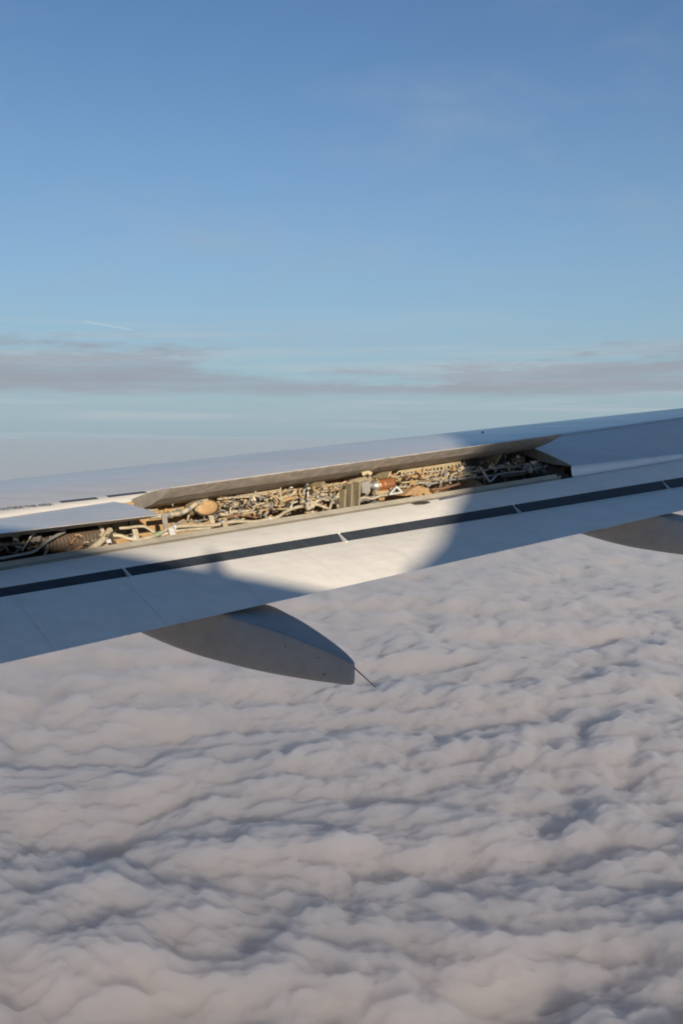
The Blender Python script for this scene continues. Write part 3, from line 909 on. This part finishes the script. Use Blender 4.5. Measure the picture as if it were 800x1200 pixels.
# the tangle of smaller hydraulic parts
rnd = random.Random(31)
def band(px):
    lo = 655 - .160 * px                           # ledge
    hi = 589 - .125 * (px - 200) if px < 440 else 556 - .12 * (px - 440)
    if px > 600: hi = 534 + .44 * (px - 620)
    return hi, lo
small = {k: MB() for k in ('cream', 'khaki', 'dark', 'rust', 'steel', 'grey', 'orange', 'primer')}
pal = ['cream'] * 6 + ['khaki'] * 6 + ['dark'] * 3 + ['rust'] * 2 + ['steel'] * 3 + ['grey'] * 3 + ['orange'] * 2 + ['primer'] * 3  # dark pieces put shadow-like gaps into the tangle
def clutter(px, py, c, big):
    m = rnd.choice(pal); p = at(px, py, c); k = rnd.random()
    mb = MB() if big else small[m]
    L = rnd.uniform(.030, .055) if big else rnd.uniform(.009, .024)
    u = D * rnd.uniform(-1, 1) + np.array([0, 0, rnd.uniform(-.8, .8)]) + N * rnd.uniform(-.5, .5); u /= np.linalg.norm(u)
    if k < .62:
        v = np.cross(u, N) * rnd.uniform(-.6, .6)
        mb.tube([p - u * L, p - u * L * .2 + v * L, p + u * L * .5 + v * L * .6, p + u * L], rnd.uniform(.005, .010) if big else rnd.uniform(.003, .007), 6); nm = "pipe" if big else None
    elif k < .84:
        x = u; y = np.cross(u, N); y /= np.linalg.norm(y) + 1e-6; z = np.cross(x, y)
        mb.box(p, (x * L * .7, y * L * rnd.uniform(.25, .6), z * L * rnd.uniform(.2, .5)), 0, .18); nm = "bracket"
    else:
        r = L * rnd.uniform(.25, .5)
        for a0, a1, rr in ((-1, -.6, 1.2), (-.6, .5, .8), (.5, .75, 1.3), (.75, 1, .7)):
            mb.tube([p + u * L * a0, p + u * L * a1], r * rr, 8, 0, False)
        nm = "valve"
    if big: mb.build(nm, M[m], wing)
# long lines that run along the span, held by small clamps
for px0, px1, f, c, r, m in ((255, 350, .15, 1.40, .008, 'cream'), (262, 400, .34, 1.34, .007, 'khaki'), (258, 330, .52, 1.28, .009, 'steel'), (300, 402, .62, 1.26, .008, 'cream'),
                             (256, 372, .78, 1.20, .007, 'khaki'), (320, 400, .22, 1.42, .009, 'grey'), (462, 556, .20, 1.40, .008, 'cream'), (470, 545, .45, 1.30, .009, 'khaki'),
                             (458, 520, .66, 1.22, .007, 'cream'), (500, 640, .72, 1.20, .010, 'grey'), (545, 650, .42, 1.30, .010, 'steel'), (-30, 60, .45, 1.3, .010, 'grey'), (258, 300, .66, 1.24, .013, 'cream'), (296, 345, .30, 1.30, .014, 'khaki'), (318, 372, .48, 1.26, .013, 'primer'), (352, 400, .70, 1.2, .012, 'cream'), (466, 512, .32, 1.32, .013, 'primer'), (505, 550, .55, 1.26, .014, 'khaki'), (262, 312, .40, 1.36, .015, 'grey'),
                             (196, 262, .30, 1.44, .008, 'khaki'), (200, 258, .74, 1.30, .006, 'steel'), (120, 185, .2, 1.40, .008, 'khaki')):
    P = []
    for t in frange(0, 1, 7):
        px = px0 + (px1 - px0) * t
        lo = 655 - .160 * px; hi = (589 - .125 * (px - 200) if px < 440 else 556 - .12 * (px - 440)) if px > 140 else 628 - .12 * px
        P.append((px, hi + (lo - hi) * (f + rnd.uniform(-.06, .06)), c))
    pipe(P, r, M[m])
    for q in P[1:-1:2]:
        p = at(*q); mb = MB(); mb.tube([p - D * .007, p + D * .007], r + .006, 8, 0, False); mb.build("clamp", M['grey'], wing)
for k in range(120):
    r_ = rnd.random()
    px = rnd.uniform(262, 402) if r_ < .62 else (rnd.uniform(462, 560) if r_ < .86 else (rnd.uniform(560, 660) if r_ < .94 else rnd.uniform(-20, 130)))
    hi, lo = band(px) if px > 140 else (628 - .12 * px, 655 - .16 * px)
    if px > 140: py = rnd.uniform(hi + 4, lo - 3)
    else: py = rnd.uniform(hi, lo)
    clutter(px, py, rnd.uniform(1.16, 1.5), True)
for k in range(430):
    r_ = rnd.random()
    px = rnd.uniform(255, 405) if r_ < .5 else (rnd.uniform(436, 560) if r_ < .72 else (rnd.uniform(560, 665) if r_ < .86 else (rnd.uniform(-30, 135) if r_ < .97 else rnd.uniform(185, 250))))
    hi, lo = band(px) if px > 140 else (628 - .12 * px, 655 - .16 * px)
    py = rnd.uniform(hi + 1, lo - 1)
    clutter(px, py, rnd.uniform(1.1, 1.5), False)
for m, mb in small.items():
    o = mb.build("small_fittings", M[m], wing); o['kind'] = 'stuff'

# ------------------------------------------------------------------ a distant contrail
mb = MB(); P = []
for t in frange(0, 1, 12):
    P.append(ray(98 + 60 * t, 376.5 + 10.5 * t) * 26000)
mb.tube(P, [6] + [24] * 50 + [8], 8)
ct = mb.build("contrail", None)
tag(ct, "faint white contrail slanting down across the sky above the grey cloud bank", "contrail")
m, n, l = mat("ice_trail")
b = n['Principled BSDF']; b.inputs['Base Color'].default_value = (.8, .8, .8, 1); b.inputs['Roughness'].default_value = 1
b.inputs['Alpha'].default_value = .04
ct.data.materials.clear(); ct.data.materials.append(m)
